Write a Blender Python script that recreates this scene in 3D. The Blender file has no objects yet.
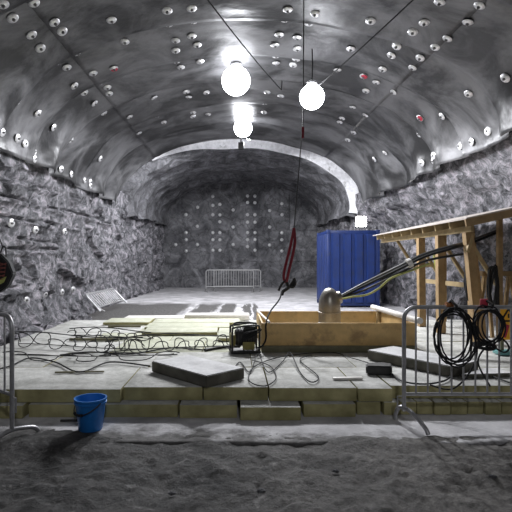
import bpy, bmesh, math, random
from mathutils import Vector, Matrix, noise

random.seed(7)
SC = bpy.context.scene
COL = SC.collection
F, CX, HY, EYE = 480.0, 235.0, 261.0, 1.5      # focal length (px), vanishing point, eye height
PT = 0.26                                      # top of the foam board platform


def at(px, py, D):
    return Vector(((px - CX) / F * D, D, EYE - (py - HY) / F * D))


# ------------------------------------------------------------------ materials
def mat(name, base=(.5, .5, .5), rough=.6, metal=0., var=.0, vscale=6., bump=0., bscale=20.,
        dirt=None, dirt_amt=0., dscale=3., emit=None, estr=0., coords='Object', detail=6.):
    m = bpy.data.materials.new(name)
    m.use_nodes = True
    nt = m.node_tree
    b = nt.nodes['Principled BSDF']
    b.inputs['Base Color'].default_value = (*base, 1)
    b.inputs['Roughness'].default_value = rough
    b.inputs['Metallic'].default_value = metal
    tc = nt.nodes.new('ShaderNodeTexCoord')
    L = nt.links.new
    out = None
    if var > 0:
        n = nt.nodes.new('ShaderNodeTexNoise'); n.inputs['Scale'].default_value = vscale
        n.inputs['Detail'].default_value = detail; n.inputs['Roughness'].default_value = .65
        L(tc.outputs[coords], n.inputs['Vector'])
        r = nt.nodes.new('ShaderNodeValToRGB')
        r.color_ramp.elements[0].position = .3; r.color_ramp.elements[1].position = .7
        r.color_ramp.elements[0].color = (*[c * (1 - var) for c in base], 1)
        r.color_ramp.elements[1].color = (*[min(1, c * (1 + var)) for c in base], 1)
        L(n.outputs['Fac'], r.inputs['Fac'])
        out = r.outputs['Color']
    if dirt is not None:
        n = nt.nodes.new('ShaderNodeTexNoise'); n.inputs['Scale'].default_value = dscale
        n.inputs['Detail'].default_value = 8; n.inputs['Roughness'].default_value = .7
        L(tc.outputs[coords], n.inputs['Vector'])
        r = nt.nodes.new('ShaderNodeValToRGB')
        r.color_ramp.elements[0].position = .6 - dirt_amt * .3; r.color_ramp.elements[1].position = .72 - dirt_amt * .3
        L(n.outputs['Fac'], r.inputs['Fac'])
        mx = nt.nodes.new('ShaderNodeMix'); mx.data_type = 'RGBA'
        L(r.outputs['Color'], mx.inputs['Factor'])
        if out: L(out, mx.inputs['A'])
        else: mx.inputs['A'].default_value = (*base, 1)
        mx.inputs['B'].default_value = (*dirt, 1)
        out = mx.outputs['Result']
    if out: L(out, b.inputs['Base Color'])
    if bump > 0:
        n = nt.nodes.new('ShaderNodeTexNoise'); n.inputs['Scale'].default_value = bscale
        n.inputs['Detail'].default_value = 8; n.inputs['Roughness'].default_value = .65
        L(tc.outputs[coords], n.inputs['Vector'])
        bp = nt.nodes.new('ShaderNodeBump'); bp.inputs['Strength'].default_value = bump
        bp.inputs['Distance'].default_value = .02
        L(n.outputs['Fac'], bp.inputs['Height']); L(bp.outputs['Normal'], b.inputs['Normal'])
    if emit:
        b.inputs['Emission Color'].default_value = (*emit, 1)
        b.inputs['Emission Strength'].default_value = estr
    return m


def rock_mat(name, lo, mid, hi, scale=1.0, bump=1.0, rough=.85):
    """blasted rock: patchy mineral colour, dark cracks, rough bump"""
    m = bpy.data.materials.new(name); m.use_nodes = True
    nt = m.node_tree; L = nt.links.new; b = nt.nodes['Principled BSDF']
    b.inputs['Roughness'].default_value = rough
    tc = nt.nodes.new('ShaderNodeTexCoord')
    n1 = nt.nodes.new('ShaderNodeTexNoise'); n1.inputs['Scale'].default_value = 1.6 * scale
    n1.inputs['Detail'].default_value = 10; n1.inputs['Roughness'].default_value = .72; n1.inputs['Distortion'].default_value = .8
    L(tc.outputs['Object'], n1.inputs['Vector'])
    r = nt.nodes.new('ShaderNodeValToRGB'); e = r.color_ramp.elements
    e[0].position = .36; e[0].color = (*lo, 1); e[1].position = .66; e[1].color = (*hi, 1)
    c = r.color_ramp.elements.new(.5); c.color = (*mid, 1)
    L(n1.outputs['Fac'], r.inputs['Fac'])
    v = nt.nodes.new('ShaderNodeTexVoronoi'); v.feature = 'DISTANCE_TO_EDGE'; v.inputs['Scale'].default_value = 2.2 * scale
    n2 = nt.nodes.new('ShaderNodeTexNoise'); n2.inputs['Scale'].default_value = 3 * scale; n2.inputs['Detail'].default_value = 6
    L(tc.outputs['Object'], n2.inputs['Vector'])
    av = nt.nodes.new('ShaderNodeVectorMath'); av.operation = 'MULTIPLY_ADD'
    av.inputs[1].default_value = (.9, .9, .9)
    L(n2.outputs['Color'], av.inputs[0]); L(tc.outputs['Object'], av.inputs[2]); L(av.outputs[0], v.inputs['Vector'])
    cr = nt.nodes.new('ShaderNodeValToRGB'); cr.color_ramp.elements[0].position = 0; cr.color_ramp.elements[1].position = .05
    cr.color_ramp.elements[0].color = (.35, .35, .35, 1); cr.color_ramp.elements[1].color = (1, 1, 1, 1)
    L(v.outputs['Distance'], cr.inputs['Fac'])
    mx = nt.nodes.new('ShaderNodeMix'); mx.data_type = 'RGBA'; mx.blend_type = 'MULTIPLY'; mx.inputs['Factor'].default_value = .8
    L(r.outputs['Color'], mx.inputs['A']); L(cr.outputs['Color'], mx.inputs['B']); L(mx.outputs['Result'], b.inputs['Base Color'])
    n3 = nt.nodes.new('ShaderNodeTexNoise'); n3.inputs['Scale'].default_value = 7 * scale; n3.inputs['Detail'].default_value = 10
    n3.inputs['Roughness'].default_value = .75
    L(tc.outputs['Object'], n3.inputs['Vector'])
    bp = nt.nodes.new('ShaderNodeBump'); bp.inputs['Strength'].default_value = bump; bp.inputs['Distance'].default_value = .12
    L(n3.outputs['Fac'], bp.inputs['Height']); L(bp.outputs['Normal'], b.inputs['Normal'])
    return m


def lining_mat(name, base, rough, spec=.5):
    """dull sprayed sheet: smears running round the arch, soft sheen"""
    m = bpy.data.materials.new(name); m.use_nodes = True
    nt = m.node_tree; L = nt.links.new; b = nt.nodes['Principled BSDF']
    b.inputs['Metallic'].default_value = .3
    b.inputs['Specular IOR Level'].default_value = spec
    tc = nt.nodes.new('ShaderNodeTexCoord')
    mp = nt.nodes.new('ShaderNodeMapping'); mp.inputs['Scale'].default_value = (1, 1.25, 1)
    L(tc.outputs['Object'], mp.inputs['Vector'])
    n1 = nt.nodes.new('ShaderNodeTexNoise'); n1.inputs['Scale'].default_value = .75; n1.inputs['Detail'].default_value = 10
    n1.inputs['Roughness'].default_value = .64; n1.inputs['Distortion'].default_value = .5
    L(mp.outputs['Vector'], n1.inputs['Vector'])
    r = nt.nodes.new('ShaderNodeValToRGB'); e = r.color_ramp.elements
    e[0].position = .41; e[0].color = (*[c * .4 for c in base], 1); e[1].position = .61; e[1].color = (*[c * 2.2 for c in base], 1)
    L(n1.outputs['Fac'], r.inputs['Fac']); L(r.outputs['Color'], b.inputs['Base Color'])
    rr = nt.nodes.new('ShaderNodeMapRange'); rr.inputs['From Min'].default_value = .3; rr.inputs['From Max'].default_value = .7
    rr.inputs['To Min'].default_value = rough - .1; rr.inputs['To Max'].default_value = rough + .15
    L(n1.outputs['Fac'], rr.inputs['Value']); L(rr.outputs['Result'], b.inputs['Roughness'])
    n3 = nt.nodes.new('ShaderNodeTexNoise'); n3.inputs['Scale'].default_value = 5; n3.inputs['Detail'].default_value = 6
    L(mp.outputs['Vector'], n3.inputs['Vector'])
    bp = nt.nodes.new('ShaderNodeBump'); bp.inputs['Strength'].default_value = .3; bp.inputs['Distance'].default_value = .04
    L(n3.outputs['Fac'], bp.inputs['Height']); L(bp.outputs['Normal'], b.inputs['Normal'])
    return m


M = {}
M['rock'] = rock_mat('rock', (.035, .035, .04), (.225, .225, .242), (.64, .595, .65), 2.3, 1.0)
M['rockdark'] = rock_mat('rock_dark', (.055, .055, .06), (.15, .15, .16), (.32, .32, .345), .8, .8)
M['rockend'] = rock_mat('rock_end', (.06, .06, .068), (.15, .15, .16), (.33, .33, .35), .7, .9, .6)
M['lining'] = lining_mat('lining_sheet', (.085, .085, .088), .40)
M['rim'] = mat('rim_sheet', (.72, .72, .74), .45, 0, .25, 5, .2, 8, dirt=(.3, .3, .3), dirt_amt=.1, dscale=4)
M['steel'] = mat('galvanised_steel', (.62, .62, .63), .38, .7, .2, 30, .1, 80)
M['plate'] = mat('bolt_plate', (.72, .72, .73), .34, .55, .25, 40, .15, 60)
M['nut'] = mat('bolt_nut', (.22, .22, .22), .5, .5)
M['redpaint'] = mat('red_paint', (.45, .03, .06), .6)
M['tube'] = mat('barrier_tube', (.42, .42, .43), .42, .6, .25, 14, .1, 60)
M['tubefar'] = mat('barrier_tube_pale', (.36, .36, .36), .5, .3, .15, 14)
M['black'] = mat('black_rubber', (.010, .010, .011), .8, 0, .2, 10)
M['dark'] = mat('dark_steel', (.035, .034, .033), .55, .3, .3, 20, .2, 40)
M['hosegrey'] = mat('grey_hose', (.09, .09, .09), .5, 0, .2, 10)
M['yellowgreen'] = mat('yellow_green', (.40, .42, .12), .5, 0, .25, 12)
M['ochre'] = mat('ochre_paint', (.22, .19, .05), .5, 0, .3, 20)
M['red'] = mat('red_webbing', (.16, .008, .02), .7, 0, .25, 20)
M['wood'] = mat('fresh_timber', (.30, .20, .095), .7, 0, .22, 9, .2, 40)
M['woodpale'] = mat('pale_timber', (.40, .30, .155), .7, 0, .2, 9, .2, 40)
M['roofply'] = mat('dusty_plywood', (.40, .36, .33), .8, 0, .2, 5, .2, 30)
M['ply'] = mat('form_plywood', (.60, .40, .165), .6, 0, .22, 3, .12, 30, dirt=(.36, .23, .10), dirt_amt=.25, dscale=2.5)
M['plydark'] = mat('wet_plank', (.15, .14, .08), .6, 0, .3, 6, .2, 30)
M['bucket'] = mat('blue_plastic', (.018, .17, .52), .4, 0, .15, 8)
M['contblue'] = mat('container_paint', (.009, .028, .135), .45, 0, .25, 3, .1, 20, dirt=(.02, .032, .09), dirt_amt=.2, dscale=5)
M['contdark'] = mat('container_underframe', (.012, .03, .12), .5, .0)
M['pipe'] = mat('spiral_duct', (.36, .34, .30), .36, .8, .2, 6, .1, 40)
M['white'] = mat('white_plastic', (.75, .72, .68), .5, 0, .12, 10)
M['sign'] = mat('sign_yellow', (.85, .42, .02), .5)
M['teal'] = mat('teal_plastic', (.12, .30, .30), .5)
M['lamp'] = mat('lamp_glass', (1, 1, 1), .4, emit=(.93, .95, 1.0), estr=30)
M['lampbig'] = mat('lamp_glass_bright', (1, 1, 1), .4, emit=(.93, .95, 1.0), estr=26)
M['lampfar'] = mat('lamp_glass_far', (1, 1, 1), .4, emit=(.93, .95, 1.0), estr=65)
M['lampdim'] = mat('lamp_glass_dim', (1, 1, 1), .4, emit=(.93, .95, 1.0), estr=1.5)
M['flood'] = mat('flood_glass', (1, 1, 1), .4, emit=(1, .98, .95), estr=30)
M['lampcap'] = mat('lamp_cap', (.7, .7, .72), .4, .4)


def foam_mat():
    """two-tone insulation board: dusty grey-white faces, olive-yellow where the dust is rubbed off"""
    m = bpy.data.materials.new('foam_board'); m.use_nodes = True
    nt = m.node_tree; L = nt.links.new; b = nt.nodes['Principled BSDF']; b.inputs['Roughness'].default_value = .9
    tc = nt.nodes.new('ShaderNodeTexCoord'); g = nt.nodes.new('ShaderNodeNewGeometry')
    sp = nt.nodes.new('ShaderNodeSeparateXYZ'); L(g.outputs['True Normal'], sp.inputs[0])
    n = nt.nodes.new('ShaderNodeTexNoise'); n.inputs['Scale'].default_value = 3.2; n.inputs['Detail'].default_value = 10
    n.inputs['Roughness'].default_value = .78
    L(g.outputs['Position'], n.inputs['Vector'])
    r = nt.nodes.new('ShaderNodeValToRGB'); e = r.color_ramp.elements
    e[0].position = .35; e[0].color = (.30, .30, .275, 1); e[1].position = .64; e[1].color = (.64, .64, .61, 1)
    L(n.outputs['Fac'], r.inputs['Fac'])
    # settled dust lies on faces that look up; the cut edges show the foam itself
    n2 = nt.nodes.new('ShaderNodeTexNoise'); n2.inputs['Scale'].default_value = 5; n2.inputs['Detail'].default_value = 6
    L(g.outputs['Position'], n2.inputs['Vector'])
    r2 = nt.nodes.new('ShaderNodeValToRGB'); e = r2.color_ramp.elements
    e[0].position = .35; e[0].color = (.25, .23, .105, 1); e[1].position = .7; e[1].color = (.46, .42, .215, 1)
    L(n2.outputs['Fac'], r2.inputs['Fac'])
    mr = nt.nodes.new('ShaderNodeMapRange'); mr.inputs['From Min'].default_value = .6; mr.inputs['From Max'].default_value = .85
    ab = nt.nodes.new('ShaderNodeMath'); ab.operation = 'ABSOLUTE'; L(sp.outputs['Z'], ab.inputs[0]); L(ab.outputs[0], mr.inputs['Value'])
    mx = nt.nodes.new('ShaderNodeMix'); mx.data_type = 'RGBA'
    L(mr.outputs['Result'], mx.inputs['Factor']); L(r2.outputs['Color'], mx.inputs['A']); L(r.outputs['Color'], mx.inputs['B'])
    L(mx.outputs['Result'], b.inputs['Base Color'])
    n3 = nt.nodes.new('ShaderNodeTexNoise'); n3.inputs['Scale'].default_value = 30; n3.inputs['Detail'].default_value = 6
    L(g.outputs['Position'], n3.inputs['Vector'])
    bp = nt.nodes.new('ShaderNodeBump'); bp.inputs['Strength'].default_value = .35; bp.inputs['Distance'].default_value = .02
    L(n3.outputs['Fac'], bp.inputs['Height']); L(bp.outputs['Normal'], b.inputs['Normal'])
    return m, r, r2


M['foam'], _, _ = foam_mat()
M['foamyellow'], _r, _r2 = foam_mat(); M['foamyellow'].name = 'foam_board_clean'
_r.color_ramp.elements[0].color = (.36, .37, .27, 1); _r.color_ramp.elements[1].color = (.56, .57, .46, 1)
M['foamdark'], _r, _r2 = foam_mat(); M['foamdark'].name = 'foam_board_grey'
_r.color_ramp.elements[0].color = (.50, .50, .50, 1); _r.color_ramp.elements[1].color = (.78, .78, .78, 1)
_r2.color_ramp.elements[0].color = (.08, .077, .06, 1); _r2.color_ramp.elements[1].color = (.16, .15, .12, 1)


def ground_mat(name, kind):
    m = bpy.data.materials.new(name); m.use_nodes = True
    nt = m.node_tree; L = nt.links.new; b = nt.nodes['Principled BSDF']
    g = nt.nodes.new('ShaderNodeNewGeometry'); sp = nt.nodes.new('ShaderNodeSeparateXYZ'); L(g.outputs['Position'], sp.inputs[0])

    def nz(scale, det=8, rough=.68, vec=None):
        n = nt.nodes.new('ShaderNodeTexNoise'); n.inputs['Scale'].default_value = scale; n.inputs['Detail'].default_value = det
        n.inputs['Roughness'].default_value = rough; L(vec or g.outputs['Position'], n.inputs['Vector']); return n.outputs['Fac']

    def ramp(fac, a, ca, b_, cb):
        r = nt.nodes.new('ShaderNodeValToRGB'); e = r.color_ramp.elements
        e[0].position = a; e[0].color = (*ca, 1); e[1].position = b_; e[1].color = (*cb, 1); L(fac, r.inputs['Fac']); return r.outputs['Color']

    def math_(op, a, b_=None, c=None):
        n = nt.nodes.new('ShaderNodeMath'); n.operation = op
        for i, v in enumerate((a, b_, c)):
            if v is None: continue
            if isinstance(v, (int, float)): n.inputs[i].default_value = v
            else: L(v, n.inputs[i])
        return n.outputs[0]

    def mix(f, a, b_):
        n = nt.nodes.new('ShaderNodeMix'); n.data_type = 'RGBA'; L(f, n.inputs['Factor']); L(a, n.inputs['A']); L(b_, n.inputs['B']); return n.outputs['Result']
    if kind == 'dirt':
        c = ramp(nz(3.0, 10, .75), .40, (.013, .0125, .012), .62, (.095, .09, .086))
        c = mix(ramp(nz(9), .58, (0, 0, 0), .68, (1, 1, 1)), c, ramp(nz(30), .3, (.12, .115, .11), .7, (.27, .26, .255)))
        pale_right = ramp(math_('MULTIPLY_ADD', sp.outputs['X'], .22, nz(.9)), .45, (0, 0, 0), .8, (1, 1, 1))  # paler, browner tone mixed in towards the right, broken up by noise
        c = mix(math_('MULTIPLY', pale_right, .75), c, ramp(nz(16, 10, .8), .36, (.05, .046, .042), .64, (.30, .285, .265)))
        b.inputs['Roughness'].default_value = .75
        bh, bs = nz(14, 10, .75), 1.0
    else:
        c = ramp(nz(1.6), .34, (.36, .355, .365), .62, (.70, .69, .705))
        # muddy wheel tracks running along the tunnel, ragged by noise, and a gravelly patch along the left wall
        mp = nt.nodes.new('ShaderNodeMapping'); mp.inputs['Scale'].default_value = (1, .10, 1)
        L(g.outputs['Position'], mp.inputs['Vector'])
        wob = math_('MULTIPLY_ADD', nz(1.8, 8, .75, mp.outputs['Vector']), 1.0, -.5)
        xs_ = math_('ADD', sp.outputs['X'], wob)
        xs_ = math_('MULTIPLY_ADD', sp.outputs['Y'], -.035, xs_)
        tr = None
        for c0, hw in ((-2.75, .75), (-1.45, .40), (-.75, .22), (-.15, .10), (.12, .08)):
            q = ramp(math_('ABSOLUTE', math_('SUBTRACT', xs_, c0)), hw * .8, (1, 1, 1), hw * 1.15, (0, 0, 0))
            tr = q if tr is None else math_('MAXIMUM', tr, q)
        far = ramp(math_('MULTIPLY', sp.outputs['Y'], .05), .52, (0, 0, 0), .56, (1, 1, 1))
        end = ramp(math_('ADD', math_('MULTIPLY', sp.outputs['Y'], .05), math_('MULTIPLY', nz(1.0), .12)), .88, (1, 1, 1), .93, (0, 0, 0))
        mud = ramp(nz(12), .35, (.055, .052, .05), .7, (.16, .155, .15))
        c = mix(math_('MULTIPLY', math_('MULTIPLY', tr, far), end), c, mud)
        e1 = math_('ADD', math_('MULTIPLY', sp.outputs['X'], -1.0), math_('MULTIPLY', nz(1.3), 1.4))   # -X + noise
        left = ramp(math_('MULTIPLY', e1, .2), .585, (0, 0, 0), .63, (1, 1, 1))
        c = mix(math_('MULTIPLY', left, end), c, mud)
        # mud spilling over the front edge of the slab
        e2 = math_('ADD', sp.outputs['Y'], math_('MULTIPLY', nz(2.2), -1.1))
        e2 = math_('ADD', e2, math_('MULTIPLY', sp.outputs['X'], .09))
        c = mix(ramp(math_('MULTIPLY', e2, .2), .705, (1, 1, 1), .745, (0, 0, 0)), c, mud)
        b.inputs['Roughness'].default_value = .8
        bh, bs = nz(10, 10, .75), .45
    L(c, b.inputs['Base Color'])
    bp = nt.nodes.new('ShaderNodeBump'); bp.inputs['Strength'].default_value = bs; bp.inputs['Distance'].default_value = .05
    L(bh, bp.inputs['Height']); L(bp.outputs['Normal'], b.inputs['Normal'])
    return m


M['concrete'] = ground_mat('dusty_concrete', 'concrete')
M['dirt'] = ground_mat('wet_dirt', 'dirt')


# ------------------------------------------------------------------ helpers
def obj(name, bm, m, parent=None, smooth=True, loc=None):
    me = bpy.data.meshes.new(name)
    bmesh.ops.recalc_face_normals(bm, faces=bm.faces)
    bm.to_mesh(me); bm.free()
    if smooth is True:
        for p in me.polygons: p.use_smooth = True
        nm_ = m if isinstance(m, str) else ''
        flat = nm_.startswith(('foam', 'wood', 'ply', 'cont', 'roof', 'white', 'sign', 'ochre'))
        me.set_sharp_from_angle(angle=math.radians(25 if flat else 38))
    elif smooth == 'all':
        for p in me.polygons: p.use_smooth = True
    me.materials.append(M[m] if isinstance(m, str) else m)
    o = bpy.data.objects.new(name, me); COL.objects.link(o)
    if parent: o.parent = parent
    if loc is not None: o.location = loc
    return o


def tag(o, label, cat, group=None):
    o['label'] = label; o['category'] = cat
    if group: o['group'] = group
    return o


def thing(name, label, cat, loc=(0, 0, 0), rot=(0, 0, 0), group=None):
    o = bpy.data.objects.new(name, None); COL.objects.link(o)
    o.empty_display_size = .1
    o.location = loc; o.rotation_euler = rot
    return tag(o, label, cat, group)


def struct(name, bm, m, smooth=True):
    o = obj(name, bm, m, None, smooth); o['kind'] = 'structure'; return o


def copy_tree(root, label=None, loc=None, rot=None, group=None):
    r = root.copy(); COL.objects.link(r)
    if label: r['label'] = label
    if group: r['group'] = group
    if loc is not None: r.location = loc
    if rot is not None: r.rotation_euler = rot

    def rec(a, b):
        for ch in list(a.children):
            c = ch.copy(); COL.objects.link(c); c.parent = b; rec(ch, c)
    rec(root, r)
    return r


def box(bm, x0, x1, y0, y1, z0, z1, bev=0., mtx=None):
    r = bmesh.ops.create_cube(bm, size=1)
    vs = r['verts']
    for v in vs:
        v.co = Vector(((x0 + x1) / 2 + v.co.x * (x1 - x0), (y0 + y1) / 2 + v.co.y * (y1 - y0), (z0 + z1) / 2 + v.co.z * (z1 - z0)))
    if mtx is not None:
        for v in vs: v.co = mtx @ v.co
    if bev > 0:
        es = list({e for v in vs for e in v.link_edges})
        bmesh.ops.bevel(bm, geom=es, offset=bev, segments=2, affect='EDGES', profile=.5)
    return bm


def beam(bm, a, b, w, h, bev=.004, up=Vector((0, 0, 1))):
    """a squared timber or bar from a to b"""
    a, b = Vector(a), Vector(b); d = b - a; l = d.length; d.normalize()
    s = d.cross(up)
    if s.length < 1e-4: s = d.cross(Vector((0, 1, 0)))
    s.normalize(); u = s.cross(d)
    mt = Matrix((s, d, u)).transposed().to_4x4(); mt.translation = a
    return box(bm, -w / 2, w / 2, 0, l, -h / 2, h / 2, bev, mt)


def tube(bm, pts, r, n=8, closed=False, taper=None):
    pts = [Vector(p) for p in pts]
    rings = []; N = len(pts)
    ref = None
    for i, p in enumerate(pts):
        if closed: t = pts[(i + 1) % N] - pts[i - 1]
        else: t = pts[min(i + 1, N - 1)] - pts[max(i - 1, 0)]
        if t.length < 1e-9: t = Vector((0, 0, 1))
        t.normalize()
        if ref is None:
            ref = t.orthogonal().normalized()
        ref = (ref - t * ref.dot(t))
        if ref.length < 1e-6: ref = t.orthogonal()
        ref.normalize(); bi = t.cross(ref)
        rr = r if taper is None else taper(i / (N - 1))
        rings.append([bm.verts.new(p + (ref * math.cos(2 * math.pi * k / n) + bi * math.sin(2 * math.pi * k / n)) * rr) for k in range(n)])
    for i in range(N if closed else N - 1):
        A, B = rings[i], rings[(i + 1) % N]
        for k in range(n):
            bm.faces.new((A[k], A[(k + 1) % n], B[(k + 1) % n], B[k]))
    if not closed:
        bm.faces.new(rings[0]); bm.faces.new(rings[-1])
    return bm


def smooth_path(pts, sub=8):
    """Catmull-Rom through the points"""
    P = [Vector(p) for p in pts]; out = []
    for i in range(len(P) - 1):
        p0 = P[max(i - 1, 0)]; p1 = P[i]; p2 = P[i + 1]; p3 = P[min(i + 2, len(P) - 1)]
        for k in range(sub):
            t = k / sub
            out.append(.5 * ((2 * p1) + (p2 - p0) * t + (2 * p0 - 5 * p1 + 4 * p2 - p3) * t * t + (3 * p1 - p0 - 3 * p2 + p3) * t ** 3))
    out.append(P[-1]); return out


def lathe(bm, prof, n=24, mtx=None):
    rings = []
    for r, z in prof:
        if r < 1e-6: rings.append([bm.verts.new((0, 0, z))])
        else: rings.append([bm.verts.new((r * math.cos(2 * math.pi * k / n), r * math.sin(2 * math.pi * k / n), z)) for k in range(n)])
    for A, B in zip(rings, rings[1:]):
        for k in range(n):
            k2 = (k + 1) % n
            if len(A) == 1 and len(B) == 1: continue
            if len(A) == 1: bm.faces.new((A[0], B[k], B[k2]))
            elif len(B) == 1: bm.faces.new((A[k], A[k2], B[0]))
            else: bm.faces.new((A[k], A[k2], B[k2], B[k]))
    if mtx is not None:
        for ring in rings:
            for v in ring: v.co = mtx @ v.co
    return bm


def prism(bm, poly, z0, z1):
    lo = [bm.verts.new((x, y, z0)) for x, y in poly]; hi = [bm.verts.new((x, y, z1)) for x, y in poly]
    n = len(poly)
    bm.faces.new(lo[::-1]); bm.faces.new(hi)
    for i in range(n): bm.faces.new((lo[i], lo[(i + 1) % n], hi[(i + 1) % n], hi[i]))
    return bm


def lerp(a, b, t): return a + (b - a) * t
def clamp(x, a=0., b=1.): return max(a, min(b, x))
def sstep(a, b, x):
    t = clamp((x - a) / (b - a)); return t * t * (3 - 2 * t)


ORD = ['first', 'second', 'third', 'fourth', 'fifth', 'sixth', 'seventh', 'eighth', 'ninth', 'tenth', 'eleventh', 'twelfth', 'thirteenth', 'fourteenth']

# ------------------------------------------------------------------ the cavern
LIP = 16.3


def vault(D):
    """(left springing x, z), (right springing x, z), crown z at depth D"""
    t = clamp(D / LIP)
    return lerp(-4.3, -4.05, t), lerp(3.58, 3.48, t), lerp(5.1, 4.4, t), lerp(3.85, 3.5, t), lerp(5.75, 5.84, t)


SEGS = [-4, -.5, 2.5, 4.6, 6.4, 8.2, 9.6, 10.9, 12.6, 14.4, 16.3]
TAPER = .14                                    # each ring of sheets laps under the next
TH_R, TH_L = math.radians(46), math.radians(134)


def lining_point(D, th, off):
    xl, zl, xr, zr, zc = vault(D)
    cx, a = (xl + xr) / 2, (xr - xl) / 2
    zs = lerp(zr, zl, .5 - .5 * math.cos(th))
    zs = lerp(zs, zl if th > math.pi / 2 else zr, .0)
    rise = zc - zs
    return Vector((cx + (a - off) * math.cos(th), D, zs + (rise - off) * math.sin(th)))


def billow(D, th):
    """how far the sheet hangs off the rock; loosest along its lower edges"""
    e = max(sstep(math.radians(150), math.radians(180), th), 1 - sstep(0, math.radians(30), th))
    b = .11 * math.sin(D * 3.3 + 1.3 * math.sin(D * 1.7)) * e
    b += .02 * math.sin(D * 2.4 + th * 5) + .06 * noise.noise(Vector((D * .8, th * 2.2, 3.1)))
    b += (.03 + .03 * e) * noise.fractal(Vector((D * 1.5 + th * 1.2, th * 2.6, 7.7)), 1., 2.1, 4)
    return b


def seg_off(D, th):
    k = 0
    for i in range(len(SEGS) - 1):
        if D >= SEGS[i] + (.08 if i else 0): k = i
    o = TAPER * (D - SEGS[k]) / (SEGS[k + 1] - SEGS[k])
    if TH_R < th < TH_L: o += .022
    return o + billow(D, th)


def lining_normal(D, th):
    e = 1e-3
    n = (lining_point(D, th + e, 0) - lining_point(D, th - e, 0))
    n = Vector((n.z, 0, -n.x)).normalized()
    c = lining_point(D, th, 0); mid = Vector((.4, D, 3.0))
    return n if n.dot(mid - c) > 0 else -n


for k in range(len(SEGS) - 1):
    for (t0, t1, extra) in ((math.radians(-1), TH_R + .02, 0), (TH_R - .03, TH_L + .03, .022), (TH_L - .02, math.radians(181), 0)):
        bm = bmesh.new()
        nd = 22; nt_ = max(10, int((t1 - t0) / .03))
        d0, d1 = SEGS[k], SEGS[k + 1] + (.06 if k < 9 else 0)
        g = []
        for i in range(nd + 1):
            D = lerp(d0, d1, i / nd); row = []
            for j in range(nt_ + 1):
                th = lerp(t0, t1, j / nt_)
                row.append(bm.verts.new(lining_point(D, th, TAPER * (D - d0) / (SEGS[k + 1] - d0) + extra + billow(D, th))))
            g.append(row)
        for i in range(nd):
            for j in range(nt_): bm.faces.new((g[i][j], g[i + 1][j], g[i + 1][j + 1], g[i][j + 1]))
        o = struct('ceiling', bm, 'lining', 'all')
        sm = o.modifiers.new('thick', 'SOLIDIFY'); sm.thickness = .014; sm.offset = 0

# dark last band of lining behind the strip
def inner_vault(D):
    t = clamp((D - LIP) / (27 - LIP))
    return lerp(-4.15, -3.95, t), lerp(3.7, 3.9, t), lerp(4.5, 4.75, t), lerp(3.7, 3.9, t), lerp(5.9, 6.05, t)


def inner_point(D, th, off=0):
    xl, zl, xr, zr, zc = inner_vault(D)
    c, a = (xl + xr) / 2, (xr - xl) / 2
    z = lerp(zr, zl, .5 - .5 * math.cos(th))
    return Vector((c + (a - off) * math.cos(th), D, z + (zc - z - off) * math.sin(th)))


ND, NT = 90, 90


def rock_vault(d0, d1, nd, offs, amp):
    bm = bmesh.new(); g = []
    for i in range(nd + 1):
        D = lerp(d0, d1, i / nd); row = []
        for j in range(NT + 1):
            th = lerp(math.radians(-12), math.radians(192), j / NT)
            p = inner_point(D, th)
            row.append(bm.verts.new(inner_point(D, th, noise.fractal(p * 1.1, .9, 2.1, 5) * amp + offs(D))))
        g.append(row)
    for i in range(nd):
        for j in range(NT): bm.faces.new((g[i][j], g[i + 1][j], g[i + 1][j + 1], g[i][j + 1]))
    return bm


# a wider bay behind the lining, then the narrower rock tunnel
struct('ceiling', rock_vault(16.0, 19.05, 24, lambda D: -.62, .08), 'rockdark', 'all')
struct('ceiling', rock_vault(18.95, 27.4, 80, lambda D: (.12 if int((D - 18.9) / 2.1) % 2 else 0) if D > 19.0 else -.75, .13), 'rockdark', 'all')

# pale steel rim where the narrower tunnel starts, tapering to nothing on its left side
RIM = 18.75
bm = bmesh.new(); prev = None
for j in range(61):
    th = lerp(math.radians(-9), math.radians(138), j / 60)
    deg = math.degrees(th)
    w = .36 + .05 * (1 - sstep(10, 80, deg))
    w *= 1 - sstep(95, 139, deg) * .92
    q = -.36 + .02 * math.sin(deg * .21)
    row = [bm.verts.new(inner_point(RIM + dy, th, q + dw)) for dy, dw in ((-.05, 0), (.16, w), (.20, w - .03), (0, -.03))]
    if prev:
        for k in range(4): bm.faces.new((prev[k], row[k], row[(k + 1) % 4], prev[(k + 1) % 4]))
    else: bm.faces.new(row)
    prev = row
bm.faces.new(prev)
struct('trim_1', bm, 'rim')
# folded edge of the last sheets, facing the entrance
bm = bmesh.new(); prev = None
for j in range(81):
    th = lerp(math.radians(-1), math.radians(181), j / 80)
    o_ = TAPER + billow(LIP, th) + (.022 if TH_R < th < TH_L else 0)
    w = .03 + .02 * noise.noise(Vector((th * 3, 0, 2)))
    row = [bm.verts.new(lining_point(LIP + dy, th, o_ + dw)) for dy, dw in ((.0, 0), (.03, w), (.05, w - .01), (.04, -.01))]
    if prev:
        for k in range(4): bm.faces.new((prev[k], row[k], row[(k + 1) % 4], prev[(k + 1) % 4]))
    prev = row
struct('trim_2', bm, 'lining')


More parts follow.
